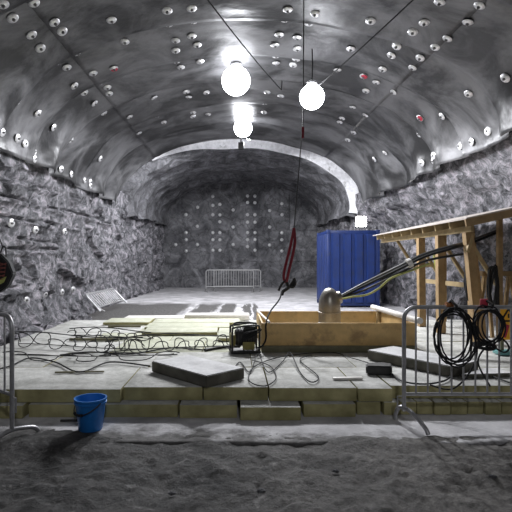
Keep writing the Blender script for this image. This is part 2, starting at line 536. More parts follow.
def rockbump(p, s=1.0):
    """blasted face: tilted facets with sharp breaks, a few deep pockets, fine roughness"""
    w = Vector((noise.noise(p * 1.1), noise.noise(p * 1.1 + Vector((5, 1, 2))), noise.noise(p * 1.1 + Vector((2, 7, 3))))) * .35
    out = noise.fractal(p * .7 * s, .9, 2.1, 4) * .13
    for sc, amp, tilt in ((1.15, .15, .55), (2.9, .06, .5)):
        q = (p + w) * sc * s
        d, pts = noise.voronoi(q)
        c = pts[0]; g = noise.cell_vector(c * 7.31) - Vector((.5, .5, .5))
        out += (noise.cell(c * 3.7 + Vector((.5, .5, .5)))) * amp + g.dot(q - c) * tilt / sc * .45
    out += noise.fractal(p * 5, .8, 2.1, 4) * .035
    return out - .06


GROOVES = [(3.12, 0, 13, .02), (2.72, 6, 12.5, .015), (2.33, 6, 13.5, .02), (1.96, 7, 12.2, -.01), (1.72, 8, 12, .02), (2.9, 12, 16, -.02), (.95, 7, 10, .03)]


def wall_left_x(D, z):
    zl = vault(D)[1] if D < LIP else lerp(3.6, 3.95, clamp((D - LIP) / 10))
    xl = vault(D)[0] if D < LIP else inner_vault(D)[0]
    body = lerp(-4.32, -4.0, sstep(13, 26, D))
    x = lerp(body, xl - .12, sstep(zl * .72, zl, z))
    toe = (1 - sstep(0, .75, z)) * lerp(.42, .12, sstep(10, 19, D)) * (.6 + .6 * noise.noise(Vector((D * .9, 0, 1))))
    n = rockbump(Vector((0, D, z * 1.25)))
    amp = lerp(1., .25, sstep(zl - .35, zl, z))
    x += toe + n * amp * .85
    for gz, d0, d1, sl in GROOVES:
        if d0 < D < d1:
            q = z - (gz + sl * (D - 9) + .03 * noise.noise(Vector((D * 2, gz, 0))))
            if noise.noise(Vector((D * .7, gz * 3, 9))) > -.22:
                if abs(q) < .035: x -= .12 * (1 - abs(q) / .035)
                elif -.12 < q < 0: x += .06
    return x


def wall_right_x(D, z):
    zr = vault(D)[3] if D < LIP else lerp(3.6, 3.95, clamp((D - LIP) / 10))
    xr = vault(D)[2] if D < LIP else inner_vault(D)[2]
    body = lerp(5.35, 4.75, sstep(17.6, 19.0, D))
    x = lerp(body, xr + .14, sstep(zr * .70, zr, z))
    n = rockbump(Vector((7, D, z * 1.15)), 1.0)
    amp = lerp(1., .3, sstep(zr - .3, zr, z))
    return x - n * amp * .9


def wall_mesh(fx, d0, d1, sd, sz, ztop):
    bm = bmesh.new(); nd = int((d1 - d0) / sd); g = []
    for i in range(nd + 1):
        D = lerp(d0, d1, i / nd); zt = ztop(D); nzv = int(4.1 / sz); row = []
        for j in range(nzv + 1):
            z = lerp(-.05, zt, j / nzv)
            row.append(bm.verts.new((fx(D, z), D + .05 * noise.noise(Vector((D * 3, z * 3, 2))), z)))
        g.append(row)
    for i in range(nd):
        for j in range(len(g[0]) - 1): bm.faces.new((g[i][j], g[i + 1][j], g[i + 1][j + 1], g[i][j + 1]))
    return bm


def ztl(D): return vault(D)[1] + .12 if D < LIP else 4.1
def ztr(D): return vault(D)[3] + .12 if D < LIP else 4.1


struct('wall_left', wall_mesh(wall_left_x, -4, 27.5, .06, .06, ztl), 'rock', True)
struct('wall_right', wall_mesh(wall_right_x, -4, 27.5, .07, .06, ztr), 'rock', True)

# end wall
def end_y(x, z):
    p = Vector((x, 0, z))
    return 27 - noise.fractal(p * .7, .9, 2.2, 5) * .16 - noise.cell(p * .55 + Vector((.3, 0, .2))) * .05


bm = bmesh.new(); g = []
for i in range(131):
    x = lerp(-4.6, 5.4, i / 130); row = []
    for j in range(91):
        z = lerp(-.1, 6.5, j / 90)
        p = Vector((x, 0, z))
        row.append(bm.verts.new((x, end_y(x, z), z)))
    g.append(row)
for i in range(130):
    for j in range(90): bm.faces.new((g[i][j], g[i + 1][j], g[i + 1][j + 1], g[i][j + 1]))
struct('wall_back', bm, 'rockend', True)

# the tunnel goes on behind the camera
bm = bmesh.new(); box(bm, -5, 6, -4.3, -4.1, -.2, 6.2); struct('wall_front', bm, 'rockdark', False)

# ground: a thin concrete slab and the churned dirt in front of it
SLAB = 3.96
bm = bmesh.new(); g = []
for i in range(60):
    x = lerp(-5.2, 6.2, i / 59); row = []
    for j in range(80):
        t = j / 79
        y0 = SLAB + .10 * noise.noise(Vector((x * 1.3, 0, 4))) + .05 * noise.noise(Vector((x * 5, 0, 1)))
        y = y0 + (27.6 - y0) * t ** 1.6
        row.append(bm.verts.new((x, y, .008 * noise.noise(Vector((x * 2, y * 2, 0))) - (.05 if j == 0 else 0))))
    g.append(row)
for i in range(59):
    for j in range(79): bm.faces.new((g[i][j], g[i + 1][j], g[i + 1][j + 1], g[i][j + 1]))
struct('floor', bm, 'concrete', 'all')

bm = bmesh.new(); g = []
for i in range(380):
    x = lerp(-5.2, 6.2, i / 379); row = []
    for j in range(230):
        y = lerp(-4.1, SLAB + .66, (j / 229) ** .5)
        p = Vector((x, y, 0))
        z = noise.fractal(p * 1.5, .8, 2.1, 6) * .06 - .035
        d_, pt = noise.voronoi(p * 11 + Vector((noise.noise(p * 5), noise.noise(p * 5 + Vector((3, 1, 0))), 0)) * .6)
        z += .022 * max(0, noise.noise(p * 6)) + .03 * noise.cell(pt[0] * 5.1) ** 3 * max(0, 1 - d_[0] * 1.8) + .008 * noise.noise(p * 22)
        t = sstep(SLAB - .30, SLAB - .02, y)
        spill = noise.fractal(Vector((x * 1.7, y * 2.4, 5)), .8, 2.1, 6) * .030 + .012 * noise.noise(p * 9)
        spill += .020 * (1 - sstep(-1.9, -.6, x)) - .05 * sstep(SLAB + .06, SLAB + .5, y) - .004
        z = lerp(z, spill, t)
        row.append(bm.verts.new((x, y, z)))
    g.append(row)
for i in range(379):
    for j in range(229): bm.faces.new((g[i][j], g[i + 1][j], g[i + 1][j + 1], g[i][j + 1]))
gr = struct('ground', bm, 'dirt', 'all')

# ------------------------------------------------------------------ rock bolts
def vault_hit(px, py, off=None):
    if off is None:                             # second pass on the sheets' own surface
        h = vault_hit(px, py, 0.)
        return h and (vault_hit(px, py, seg_off(*h) + .022) or h)

    def val(D):
        p = at(px, py, D); xl, zl, xr, zr, zc = vault(D)
        cx, a = (xl + xr) / 2, (xr - xl) / 2 - off
        zc -= off
        u = (p.x - cx) / a
        zs = lerp(zr, zl, .5 - .5 * clamp(u, -1, 1))
        return u * u + max(0, (p.z - zs) / (zc - zs)) ** 2 - 1, math.atan2(max(0, (p.z - zs) / (zc - zs)), u)
    D = 1.0
    while D < 16.2:
        v, th = val(D)
        if v > 0: return D, th
        D += .01
    return None


bolt0 = thing('rock_bolt', 'x', 'bolt')
bm = bmesh.new(); lathe(bm, [(0, 0), (.088, 0), (.092, .008), (.078, .02), (.045, .034), (0, .036)], 20)
_fp = obj('face_plate', bm, 'plate', bolt0)
bm = bmesh.new(); lathe(bm, [(0, .03), (.028, .03), (.028, .048), (.024, .053), (.012, .053), (.012, .07), (0, .07)], 6)
obj('nut', bm, 'nut', _fp, False)
used0 = [False]


def put_bolt(loc, normal, label, group, red=False, scale=1.):
    normal = (normal + Vector((random.uniform(-.2, .2), random.uniform(-.28, .06), random.uniform(-.2, .2)))).normalized()
    rot = normal.to_track_quat('Z', 'Y').to_euler()
    if not used0[0]:
        used0[0] = True; o = bolt0; o['label'] = label; o['group'] = group; o.location = loc; o.rotation_euler = rot
    else: o = copy_tree(bolt0, label, loc, rot, group)
    o.scale = (.92,) * 3
    if red:
        bm = bmesh.new(); lathe(bm, [(0, .036), (.075, .030), (.07, .036), (.03, .043), (0, .044)], 14)
        bmesh.ops.translate(bm, verts=bm.verts, vec=(.025, 0, -.004))
        s = obj('paint_mark', bm, 'redpaint', o); s['label'] = 'red paint mark on the plate'
    return o


BOLTS = {
    'outer row left of the biggest lamp': [(167, 10.5), (168, 23), (176.5, 43), (176.5, 53), (177, 63), (182, 70), (187, 94), (189.5, 99.5), (193, 112.5), (194, 119.5)],
    'inner row left of the biggest lamp': [(191.6, 8), (193, 20), (192, 37), (197.6, 47), (200, 57), (201, 65), (207, 95), (206, 105), (208.5, 116)],
    'inner row right of the biggest lamp': [(288, 9), (285, 20), (279, 38), (275, 46), (276, 56), (276, 64), (267, 93), (264.5, 104), (264, 113)],
    'outer row right of the biggest lamp': [(315, 14), (309, 24), (297, 40), (297, 50), (296, 60), (293, 66), (281, 96), (278, 103)],
    'upper row of the left haunch': [(34.5, 3), (54, 22), (63, 32), (74, 48.5), (94, 74), (99, 81), (108, 88), (111, 95.6), (118, 103), (131, 118), (131, 125), (140, 134), (143, 141)],
    'second row down the left haunch': [(1, 3), (12, 17.5), (31.6, 35), (41, 48.5), (58, 61), (67.5, 68), (74.5, 86), (84.4, 92.5), (96, 104.5), (104, 113)],
    'sparse row between left haunch and crown': [(112, 21), (126, 43.6), (138, 66), (155, 99), (157, 116), (165, 124)],
    'sparse row low on the left haunch': [(15, 99), (39, 114), (55, 128), (71, 140), (101, 159)],
    'lowest row above the left rock': [(2, 132), (18, 138), (26, 143.5), (40, 152), (46, 159), (59, 169), (70, 174), (84.6, 180), (90.4, 182), (97, 186), (101, 188), (107, 191)],
    'upper row of the right haunch': [(440, 2), (424, 23), (412, 33), (396, 47), (391, 56), (382, 70), (375.6, 83), (365, 92), (360, 96), (352, 108), (344, 115.5), (339, 123)],
    'second row down the right haunch': [(480, 5), (468, 22), (446.6, 39), (434.7, 47), (419, 59), (412, 68), (400, 80), (393, 92), (379.5, 102), (365, 115.5), (357, 126), (353, 133), (346.6, 141)],
    'sparse row between right haunch and crown': [(369, 24), (350, 50), (337, 71)],
    'sparse row low on the right haunch': [(505, 78), (468, 94), (440, 117), (419, 134), (385, 153), (373, 160)],
    'lowest row above the right rock': [(505, 124), (488, 131), (469, 142), (458.6, 146), (438, 155), (431.5, 161), (421.6, 163)],
}
for row, pts in BOLTS.items():
    for i, (px, py) in enumerate(pts):
        h = vault_hit(px, py)
        if h is None: continue
        D, th = h
        th = clamp(th, .02, math.pi - .02)
        for sm_ in SEGS:                        # plates sit clear of the laps
            if -.11 < D - sm_ < .17: D = sm_ + .18 if D > sm_ + .03 else sm_ - .12
        n = lining_normal(D, th)
        p = lining_point(D, th, seg_off(D, th) + .022)
        put_bolt(p, n, f'{ORD[i]} bolt plate from the near end, {row}', 'bolts in the vault lining')
for px, py, lab in ((114, 68.5, 'bolt plate daubed with red paint on the left of the vault'),
                    (363, 77, 'bolt plate daubed with red paint between the right lamp and right haunch'),
                    (420, 118, 'bolt plate daubed with red paint low on the right haunch')):
    D, th = vault_hit(px, py)
    put_bolt(lining_point(D, th, seg_off(D, th) + .022), lining_normal(D, th), lab, 'bolts in the vault lining', True)

# bolts in the left rock wall
WB = [(10, 223), (34.5, 230), (64, 231.5), (25, 300), (44, 294), (61, 292), (72, 289.5)]
for i, (px, py) in enumerate(WB):
    D = 6.0
    while D < 20:
        p = at(px, py, D)
        if p.x < wall_left_x(D, p.z): break
        D += .01
    where = ('upper', i) if i < 3 else ('lower', i - 3)
    put_bolt(p + Vector((.02, 0, 0)), Vector((1, -.45, -.1)).normalized(), f'pale bolt plate on left rock wall, {ORD[where[1]]} from left in {where[0]} row', 'bolts in the left rock wall')

# bolts in the end wall, too small to show parts
COLS = {101: [212], 131: [127, 178, 198, 230], 163: [105, 160, 212], 207: [75, 100, 127, 178, 198, 228], 227: [97, 127, 147, 178, 198, 228],
        265: [113, 162, 212], 306: [73, 92, 127, 148, 178, 198, 218], 327: [73, 92, 127, 148, 178, 198, 228], 369: [115, 162, 213], 404: [95, 127, 178, 198, 230]}
e0 = None
for ci, (zx, zys) in enumerate(COLS.items()):
    for ri, zy in enumerate(zys):
        p = at(140 + zx * .3516, 170 + zy * .3516, 26.9); p.y = end_y(p.x, p.z) - .004
        if e0 is None:
            bm = bmesh.new(); lathe(bm, [(0, 0), (.095, 0), (.095, .03), (.04, .07), (0, .07)], 12)
            e0 = obj('rock_bolt', bm, 'plate'); o = e0
        else:
            o = e0.copy(); COL.objects.link(o)
        o.location = p; o.rotation_euler = (math.radians(90), 0, 0)
        tag(o, f'white bolt plate on the end wall, {ORD[ri]} from top in {ORD[ci]} column from left', 'bolt', 'bolts in the end wall')

# ------------------------------------------------------------------ lamps
def globe_lamp(loc, r, top, label, m, watt=500):
    t = thing('hanging_lamp', label, 'lamp', loc, group='lamps hanging in the cavern')
    bm = bmesh.new(); bmesh.ops.create_uvsphere(bm, u_segments=32, v_segments=16, radius=r); obj('globe', bm, m, t, 'all')
    bm = bmesh.new(); lathe(bm, [(0, r * .93), (r * .42, r * .88), (r * .42, r * 1.15), (r * .2, r * 1.35), (0, r * 1.35)], 20); obj('lamp_cap', bm, 'lampcap', t)
    bm = bmesh.new(); tube(bm, [(0, 0, r * 1.3), (.01, 0, lerp(r * 1.3, top - loc[2], .5)), (0, 0, top - loc[2])], .012, 6); obj('cord', bm, 'black', t)
    # the lamp throws its light downwards and outwards, little of it up at the lining
    ld = bpy.data.lights.new('lamp_light', 'SPOT'); ld.energy = watt; ld.spot_size = math.radians(178); ld.spot_blend = .12
    ld.shadow_soft_size = r * .4; ld.color = (.95, .96, 1.0)
    lo = bpy.data.objects.new('lamp_light', ld); COL.objects.link(lo); lo.parent = t; lo.location = (0, 0, -r * 1.42)
    return t


def crown_z(x, D):
    xl, zl, xr, zr, zc = vault(D); cx, a = (xl + xr) / 2, (xr - xl) / 2
    u = (x - cx) / a; zs = lerp(zr, zl, .5 - .5 * u); th = math.acos(u)
    return lining_point(D, th, seg_off(D, th)).z


p = at(236, 81, 10.2); globe_lamp(p, .30, crown_z(p.x, p.y), 'biggest bright round lamp hanging under the crown', 'lampbig', 820)
p = at(312, 97, 9.2); globe_lamp(p, .235, crown_z(p.x, p.y), 'bright round lamp hanging right of the crown by the hoist rope', 'lamp', 620)
p = at(243, 128, 14.3); globe_lamp(p, .27, crown_z(p.x, p.y), 'smallest round lamp hanging farthest back, before the white rim', 'lamp', 700)
globe_lamp(Vector((.6, -1.8, 4.9)), .30, crown_z(.6, -1.8), 'unseen round lamp added behind the photographer to light the foreground', 'lampdim', 260)  # fill lamp added out of view to brighten the foreground
for x, y in ((-1.3, 17.3), (.5, 17.3)):
    globe_lamp(Vector((x, y, 5.98)), .12, 6.4, ('round lamp hanging in the bay before the white rim, left of the crown', 'round lamp hanging in the bay before the white rim, right of the crown')[x > 0], 'lampfar', 520)

# small black speaker-like box hung under the rim
t = thing('hanging_box', 'small black box hanging under the white rim behind the farthest lamp', 'box', at(241, 146, 17.0))
bm = bmesh.new(); box(bm, -.10, .10, -.08, .08, -.13, .12, .015); obj('housing', bm, 'dark', t)
bm = bmesh.new(); box(bm, -.02, .02, -.02, .02, .12, .85, .004); obj('bracket', bm, 'dark', t)

# flood lamp on the container roof
t = thing('flood_lamp', 'small square white flood lamp standing on the blue container', 'lamp', (4.35, 16.6, 2.52))
bm = bmesh.new(); box(bm, -.2, .2, -.06, .10, .14, .54, .02); obj('housing', bm, 'dark', t)
bm = bmesh.new(); box(bm, -.175, .175, -.075, -.055, .165, .515, .008); obj('lens', bm, 'flood', t)
bm = bmesh.new(); tube(bm, [(-.215, .02, .34), (-.215, .02, .02), (.215, .02, .02), (.215, .02, .34)], .014, 6); obj('stand', bm, 'steel', t)

# ------------------------------------------------------------------ overhead lines and hoist
def vp(px, py):
    D, th = vault_hit(px, py); return lining_point(D, th, seg_off(D, th) + .02)


def sag(a, b, s, n=14):
    return [a.lerp(b, i / n) - Vector((0, 0, s * 4 * (i / n) * (1 - i / n))) for i in range(n + 1)]


a, b = vp(196, -30), vp(283, 76)
bm = bmesh.new(); tube(bm, [a, a + Vector((.02, .05, -.13))] + sag(a + Vector((.03, .1, -.20)), b - Vector((.02, .05, .22)), .05) + [b], .012, 6); tag(obj('overhead_cable', bm, 'black'), 'thin black cable slanting across the crown right of the biggest lamp', 'cable')
a, b = vp(462, -46), at(316, 88, 9.2)
bm = bmesh.new(); tube(bm, sag(a, b, .03), .012, 6); tag(obj('overhead_cable', bm, 'black'), 'thin black cable from the right lamp up across the right haunch', 'cable')

HD = 7.05
top = Vector((at(304, 0, HD).x, HD, crown_z(at(304, 0, HD).x, HD)))
sl = at(294, 228, HD); hk = at(286, 284, HD)
t = thing('hoist_rope', 'thin dark hoist rope hanging from the vault past the right lamp', 'rope', top)
bm = bmesh.new(); tube(bm, [Vector((0, 0, 0)), at(303, 120, HD) - top, sl - top], .008, 6); obj('rope', bm, 'dark', t)
bm = bmesh.new(); lathe(bm, [(0, .0), (.05, 0), (.05, .015), (.02, .04), (0, .04)], 12)
bmesh.ops.scale(bm, vec=(1, 1, -1), verts=bm.verts); obj('anchor', bm, 'steel', t)
bm = bmesh.new(); tube(bm, [at(303, 127, HD) - top, at(302.7, 138, HD) - top], .02, 8); s = obj('sleeve', bm, 'red', t); s['label'] = 'red sleeve'
t = thing('lifting_sling', 'red doubled lifting sling hanging on the hoist rope with black hook', 'sling', sl)
for k, (dx, dy) in enumerate(((-.03, .02), (.03, -.02))):
    pts = [Vector((0, 0, 0)), Vector((dx * .9 - .02, dy, -.25)), hk - sl + Vector((dx, dy, .15)), hk - sl + Vector((dx * .2, 0, .02))]
    bm = bmesh.new(); tube(bm, smooth_path(pts, 6), .021, 8)
    obj('strap', bm, 'red', t)
bm = bmesh.new(); h = hk - sl
tube(bm, smooth_path([h + Vector((0, 0, .06)), h + Vector((.03, 0, -.02)), h + Vector((.10, 0, -.04)), h + Vector((.13, 0, .02)), h + Vector((.11, 0, .09))], 6), .024, 8)
tube(bm, smooth_path([h + Vector((.12, .01, .05)), h + Vector((.04, .02, -.05)), h + Vector((-.04, .02, -.11)), h + Vector((-.06, 0, -.16))], 6), .026, 8)
tube(bm, smooth_path([h + Vector((.02, 0, .07)), h + Vector((-.06, 0, .0)), h + Vector((-.11, 0, -.1))], 6), .017, 8)
obj('hook', bm, 'black', t)
# cable from the hook down to the pump
pts = [hk + Vector((-.06, 0, -.12)), at(279, 300, 6.9), at(270, 312, 6.6), at(266, 324, 6.38), at(266, 338, 6.38), at(262, 346, 6.36), at(256, 348, 6.3)]
bm = bmesh.new(); tube(bm, smooth_path(pts), .011, 8); tag(obj('power_cable', bm, 'black'), 'black cable hanging from the sling hook down to the small pump', 'cable')

# ------------------------------------------------------------------ foam board platform
def board(x0, x1, y0, y1, z0, z1, label, m='foam', rz=0., name='foam_board', cat='board', group='foam boards of the platform', bev=.008):
    cx, cy = (x0 + x1) / 2, (y0 + y1) / 2
    bm = bmesh.new(); w, d = (x1 - x0) / 2, (y1 - y0) / 2
    nx = max(2, int(w * 2 / .12))
    box(bm, -w, w, -d, d, 0, z1 - z0, bev)
    o = obj(name, bm, m, None, True, (cx, cy, z0)); o.rotation_euler = (0, 0, rz)
    return tag(o, label, cat, group)


FR = 4.62
H1 = .13
g_low = 'foam boards in the lower front row'
lows = [(-3.4, -2.02, -.06), (-1.98, -.55, -.02), (-.53, .02, -.04), (.05, .62, -.11), (.66, 1.16, -.01), (1.19, 1.42, .06)]
names = ['olive foam board in the lower front layer behind the left barrier', 'olive foam board in the lower front layer behind the blue bucket',
         'olive foam board in the lower front layer under the skewed slab', 'olive foam board jutting out in lower front layer below the curly cables',
         'olive foam board in the lower front layer, right of middle', 'short foam block in the lower front layer beside the right barrier post']
for (x0, x1, dy), lab in zip(lows, names):
    board(x0, x1, FR + dy, FR + dy + .9, 0, H1 - .004, lab, group=g_low)
for k in range(11):
    x0 = 1.45 + k * .165
    board(x0, x0 + .155, FR + .05 + .012 * (k % 3), FR + .95, 0, H1 - .004, f'small olive foam block behind the right barrier, {ORD[k]} from its post', group='foam blocks behind the right barrier')
ups = [(-3.4, -1.108, .02, 'foam board with worn edge in the top front layer behind the bucket'), (-1.10, -.32, .10, 'foam board in the top front layer between bucket and skewed slab'),
       (-.31, .325, .10, 'foam board in the top front layer under the skewed slab'), (.335, 1.19, .07, 'foam board in the top front layer, middle right'),
       (1.2, 1.535, .05, 'short foam board in top front layer at the right barrier post'), (1.55, 3.4, .16, 'long foam board in top front layer behind the right barrier')]
for x0, x1, dy, lab in ups:
    board(x0, x1, FR + dy, 5.6, H1, PT, lab, group='foam boards in the top front row')
# field of boards behind
ys = [5.62, 6.52, 7.42, 8.32, 9.22]
rn = ['first', 'second', 'third', 'fourth', 'fifth']
for r, y in enumerate(ys):
    y1 = y + .88
    x = -3.45 + (r % 2) * .0
    xs = [-3.45, -2.25, -1.02, .2, 1.42, 2.64, 3.85, 5.0] if r % 2 == 0 else [-3.42, -1.7, -.45, .75, 1.95, 3.2, 4.4, 5.0]
    for k in range(7):
        if r >= 1 and k >= 6: pass
        mm = 'foamyellow' if r >= 1 and -2.4 < (xs[k] + xs[k + 1]) / 2 < .6 else 'foam'
        top = PT + .012 * noise.noise(Vector((k * 1.7, r * 2.1, 0)))
        board(xs[k] + .003, xs[k + 1] - .003, y - .006, y1 + .006, 0, top, f'dusty foam board lying in the {rn[r]} row back, {ORD[k]} from the left wall', mm, group='foam boards in the platform field')
# clean yellowish boards laid on top at the back left
ye = [(-1.55, -.30, 7.95, 8.55, 'pale yellow foam board on the platform, nearest of the yellow stack'), (-1.62, -.1, 8.57, 9.15, 'pale yellow foam board on the platform, middle of the yellow stack'),
      (-1.6, .1, 9.2, 9.85, 'pale yellow foam board on the platform, farthest of the yellow stack'), (-.27, .31, 7.35, 8.5, 'pale yellow foam board between the lattice wires and the pump'),
      (-2.55, -1.66, 9.25, 9.95, 'pale foam board lying at the back left corner of the platform')]
for x0, x1, y0, y1, lab in ye:
    board(x0, x1, y0, y1, PT + .012, PT + .06, lab, 'foamyellow', .02, group='yellow foam boards')
# white packs near the back edge
board(-1.05, .30, 9.98, 10.4, PT + .012, PT + .12, 'white foam board along the back edge of the platform', 'white', group='white boards')
board(-2.35, -1.1, 10.14, 10.6, 0, PT + .04, 'white foam board behind the back left of the platform', 'white', group='white boards')


def slab(corners, z0, z1, label, m='foamdark'):
    bm = bmesh.new(); prism(bm, corners, z0, z1)
    bmesh.ops.bevel(bm, geom=list(bm.edges), offset=.008, segments=2, affect='EDGES')
    return tag(obj('foam_slab', bm, m), label, 'slab')


slab([(-.93, 5.35), (-.28, 4.66), (.10, 5.02), (-.55, 5.71)], PT + .006, PT + .125, 'thick grey foam slab lying skewed near the platform edge, behind the bucket')
slab([(1.66, 6.02), (2.30, 5.07), (2.72, 5.36), (2.08, 6.31)], PT + .008, PT + .125, 'thick grey foam slab lying on the platform behind the right barrier')
slab([(2.36, 5.03), (2.95, 5.10), (2.92, 5.34), (2.74, 5.33)], PT + .008, PT + .05, 'thin grey foam offcut beside the slab behind the right barrier')
bm = bmesh.new(); prism(bm, [(1.42, 5.20), (1.69, 5.16), (1.74, 5.32), (1.66, 5.40), (1.46, 5.36)], PT + .008, PT + .105)
bmesh.ops.bevel(bm, geom=list(bm.edges), offset=.015, segments=2, affect='EDGES')
tag(obj('dark_block', bm, 'dark'), 'small black block lying on the platform before the plywood box', 'block')
bm = bmesh.new(); beam(bm, (1.02, 5.0, PT + .018), (1.33, 5.02, PT + .018), .05, .02); tag(obj('timber_offcut', bm, 'white'), 'short pale batten lying on the platform before the black block', 'batten')
bm = bmesh.new(); beam(bm, (-1.98, 5.28, PT + .016), (-1.45, 5.32, PT + .016), .03, .016); tag(obj('dark_batten', bm, 'plydark'), 'thin dark batten on the bare left part of the platform', 'batten')
for k, (x, y, l) in enumerate(((-2.35, 8.9, .6), (-2.55, 7.4, .75))):
    bm = bmesh.new(); beam(bm, (x, y, PT + .03), (x + l, y + .02, PT + .03), .06, .04)
    tag(obj('dark_batten', bm, 'plydark'), ('dark batten lying at the back left, near the flat stones', 'dark batten lying among the wires nearer the left wall')[k], 'batten')

# ------------------------------------------------------------------ lattice wires and loose cables
def lattice(p0, p1, h, pitch, label, arch=.0, w=.11, phase=0.):
    """triangular wire spacer: one top wire, two bottom wires, two wavy webs"""
    p0, p1 = Vector(p0), Vector(p1); d = p1 - p0; L_ = d.length; d.normalize(); s = Vector((-d.y, d.x, 0))
    t = thing('wire_spacer', label, 'wire', p0, group='lattice wire spacers')
    n = max(4, int(L_ / .2))

    def base(u):
        return d * (u * L_) + Vector((0, 0, .014)) + s * (.06 * math.sin(u * 5 + phase))
    if arch > 0:
        bm = bmesh.new(); tube(bm, [base(i / n) + Vector((0, 0, h * (.92 + .1 * math.sin(i * .6 + phase)) + arch * math.sin(math.pi * i / n))) for i in range(n + 1)], .009, 6); obj('top_wire', bm, 'dark', t)
    for sg in (-1, 1):
        if sg > 0:
            bm = bmesh.new(); tube(bm, [base(i / n) + s * sg * w for i in range(n + 1)], .007, 6); obj('bottom_wire', bm, 'dark', t)
        m_ = int(L_ / pitch * 16)
        pts = []
        for i in range(m_ + 1):
            u = i / m_; ph = u * L_ / pitch * 2 * math.pi + (0 if sg > 0 else 1.7) + .8 * math.sin(u * 9 + phase)
            q = .5 - .5 * math.cos(ph)
            hh = h * (.85 + .25 * math.sin(u * n * .8 + phase + sg))
            pts.append(base(u) + d * (pitch * .07 * math.sin(ph * 2)) + s * sg * w * (1 - q) + Vector((0, 0, q * hh)))
        bm = bmesh.new(); tube(bm, pts, .007, 6); obj('web_wire', bm, 'dark', t)
    return t


lattice((-1.72, 6.35, PT), (.02, 6.95, PT), .17, .30, 'wavy lattice wire spacer lying behind the skewed slab', .05)
lattice((-3.25, 6.95, PT), (-1.25, 6.55, PT), .19, .42, 'wavy lattice wire spacer lying nearest the left barrier', .02, .14, 1.0)
lattice((-2.9, 6.05, PT), (-.75, 6.1, PT), .07, .62, 'low flat wavy wire spacer lying in front of the others', .0, .16, 2.0)
lattice((-2.7, 7.8, PT), (-1.3, 7.55, PT), .13, .36, 'wavy lattice wire spacer lying farthest back by the yellow boards', .03, .12, .4)


def loose(pts, r, label, m='black', name='loose_cable'):
    bm = bmesh.new(); tube(bm, smooth_path(pts), r, 7); return tag(obj(name, bm, m), label, 'cable')


def on(px, py, z=PT + .022):
    D = (EYE - z) * F / (py - HY); return at(px, py, D)


loose([on(232, 372), on(240, 362), on(250, 372), (on(258, 358) + Vector((0, 0, .05))), on(268, 372), on(283, 361), (on(290, 357) + Vector((0, 0, .06))), on(300, 372), on(311, 382), on(318, 376), on(300, 360), on(312, 355)], .0065, 'curly black cable looped on the boards before the pump')
loose([on(252, 360), on(270, 366), on(276, 378), on(264, 386), on(249, 380), on(255, 366), on(285, 356), on(330, 352.5), on(352, 358), on(372, 364)], .006, 'black cable running from the pump along the plywood box to the block')
loose([on(390, 372), on(402, 381), on(425, 384), on(446, 380), on(456, 371), on(480, 372), on(511, 383), on(540, 388)], .009, 'black cable trailing over the boards from the black block to the right')
loose([on(205, 350), on(222, 347), on(240, 346)], .022, 'thick dark hose stub running left out of the pump', 'dark', 'dark_hose')
loose([on(60, 355), on(90, 352), on(130, 354), on(170, 348), on(205, 350)], .010, 'dark wire running along the platform from the hose stub to the left')
loose([on(-12, 372), on(10, 366), on(30, 358), on(55, 362), on(80, 372), on(110, 362), on(150, 366)], .009, 'loose dark wire curling over the left boards by the barrier')

# ------------------------------------------------------------------ plywood box with duct
BX0, BX1, BY0, BY1, BT = .36, 2.44, 6.5, 8.05, .66
t = thing('plywood_box', 'open plywood formwork box standing on the platform around the duct', 'box', (BX0, BY0, PT))
w, d, h = BX1 - BX0, BY1 - BY0, BT - PT
bm = bmesh.new(); box(bm, 0, w, 0, .025, .095, h, .003); obj('front_panel', bm, 'ply', t)
bm = bmesh.new(); box(bm, -.0, w, -.012, .03, .002, .093, .004); obj('base_plank', bm, 'plydark', t)
bm = bmesh.new(); box(bm, 0, w, d - .025, d, .002, h, .003); obj('back_panel', bm, 'ply', t)
for nm, x in (('left', 0), ('right', w - .025)):
    bm = bmesh.new(); box(bm, x, x + .025, .027, d - .027, .002, h, .003); obj('side_panel', bm, 'ply', t)
for x, y in ((.03, .03), (w - .085, .03), (.03, d - .085), (w - .085, d - .085)):
    bm = bmesh.new(); box(bm, x, x + .05, y, y + .05, .002, h - .02, .004); obj('corner_batten', bm, 'woodpale', t)
tag(t, t['label'], 'box')
bm = bmesh.new(); beam(bm, (BX0 + .01, BY1 - .1, BT + .012), (BX0 + .10, BY0 + .0, BT + .012), .03, .02); tag(obj('white_batten', bm, 'white'), 'thin white batten lying on the left rim of the plywood box', 'batten')
bm = bmesh.new(); tube(bm, [(BX1 - .06, BY1 + .25, BT + .045), (BX1 + .02, BY0 - .12, BT + .045)], .043, 20); tag(obj('plastic_pipe', bm, 'white'), 'pale plastic pipe lying along the right rim of the plywood box', 'pipe')

# the duct: a bent galvanised pipe, mouth turned right and back
PD = 7.3; px_ = (329.5 - CX) / F * PD; R_ = .165
t = thing('steel_duct', 'galvanised steel duct rising bent out of the plywood box', 'pipe', (px_, PD, PT))
topz = 1.095 - PT - R_
prof = [(R_ * .97, .004), (R_, .004)] + [(R_ * math.cos(k / 10 * math.pi / 2), topz - .12 + (R_ + .12) * math.sin(k / 10 * math.pi / 2)) for k in range(11)]
prof[-1] = (0, topz + R_)
bm = bmesh.new(); lathe(bm, prof, 32); obj('pipe', bm, 'pipe', t)
e = Vector((R_ + .0, .02, topz + .02))
bm = bmesh.new(); tube(bm, [Vector((.04, .0, topz - .01)), e], R_ * .58, 24); obj('mouth_collar', bm, 'pipe', t)
for z in (.30, .46):
    bm = bmesh.new(); lathe(bm, [(R_, z - .012), (R_ + .008, z - .006), (R_ + .008, z + .006), (R_, z + .012)], 28); obj('seam_band', bm, 'pipe', t)
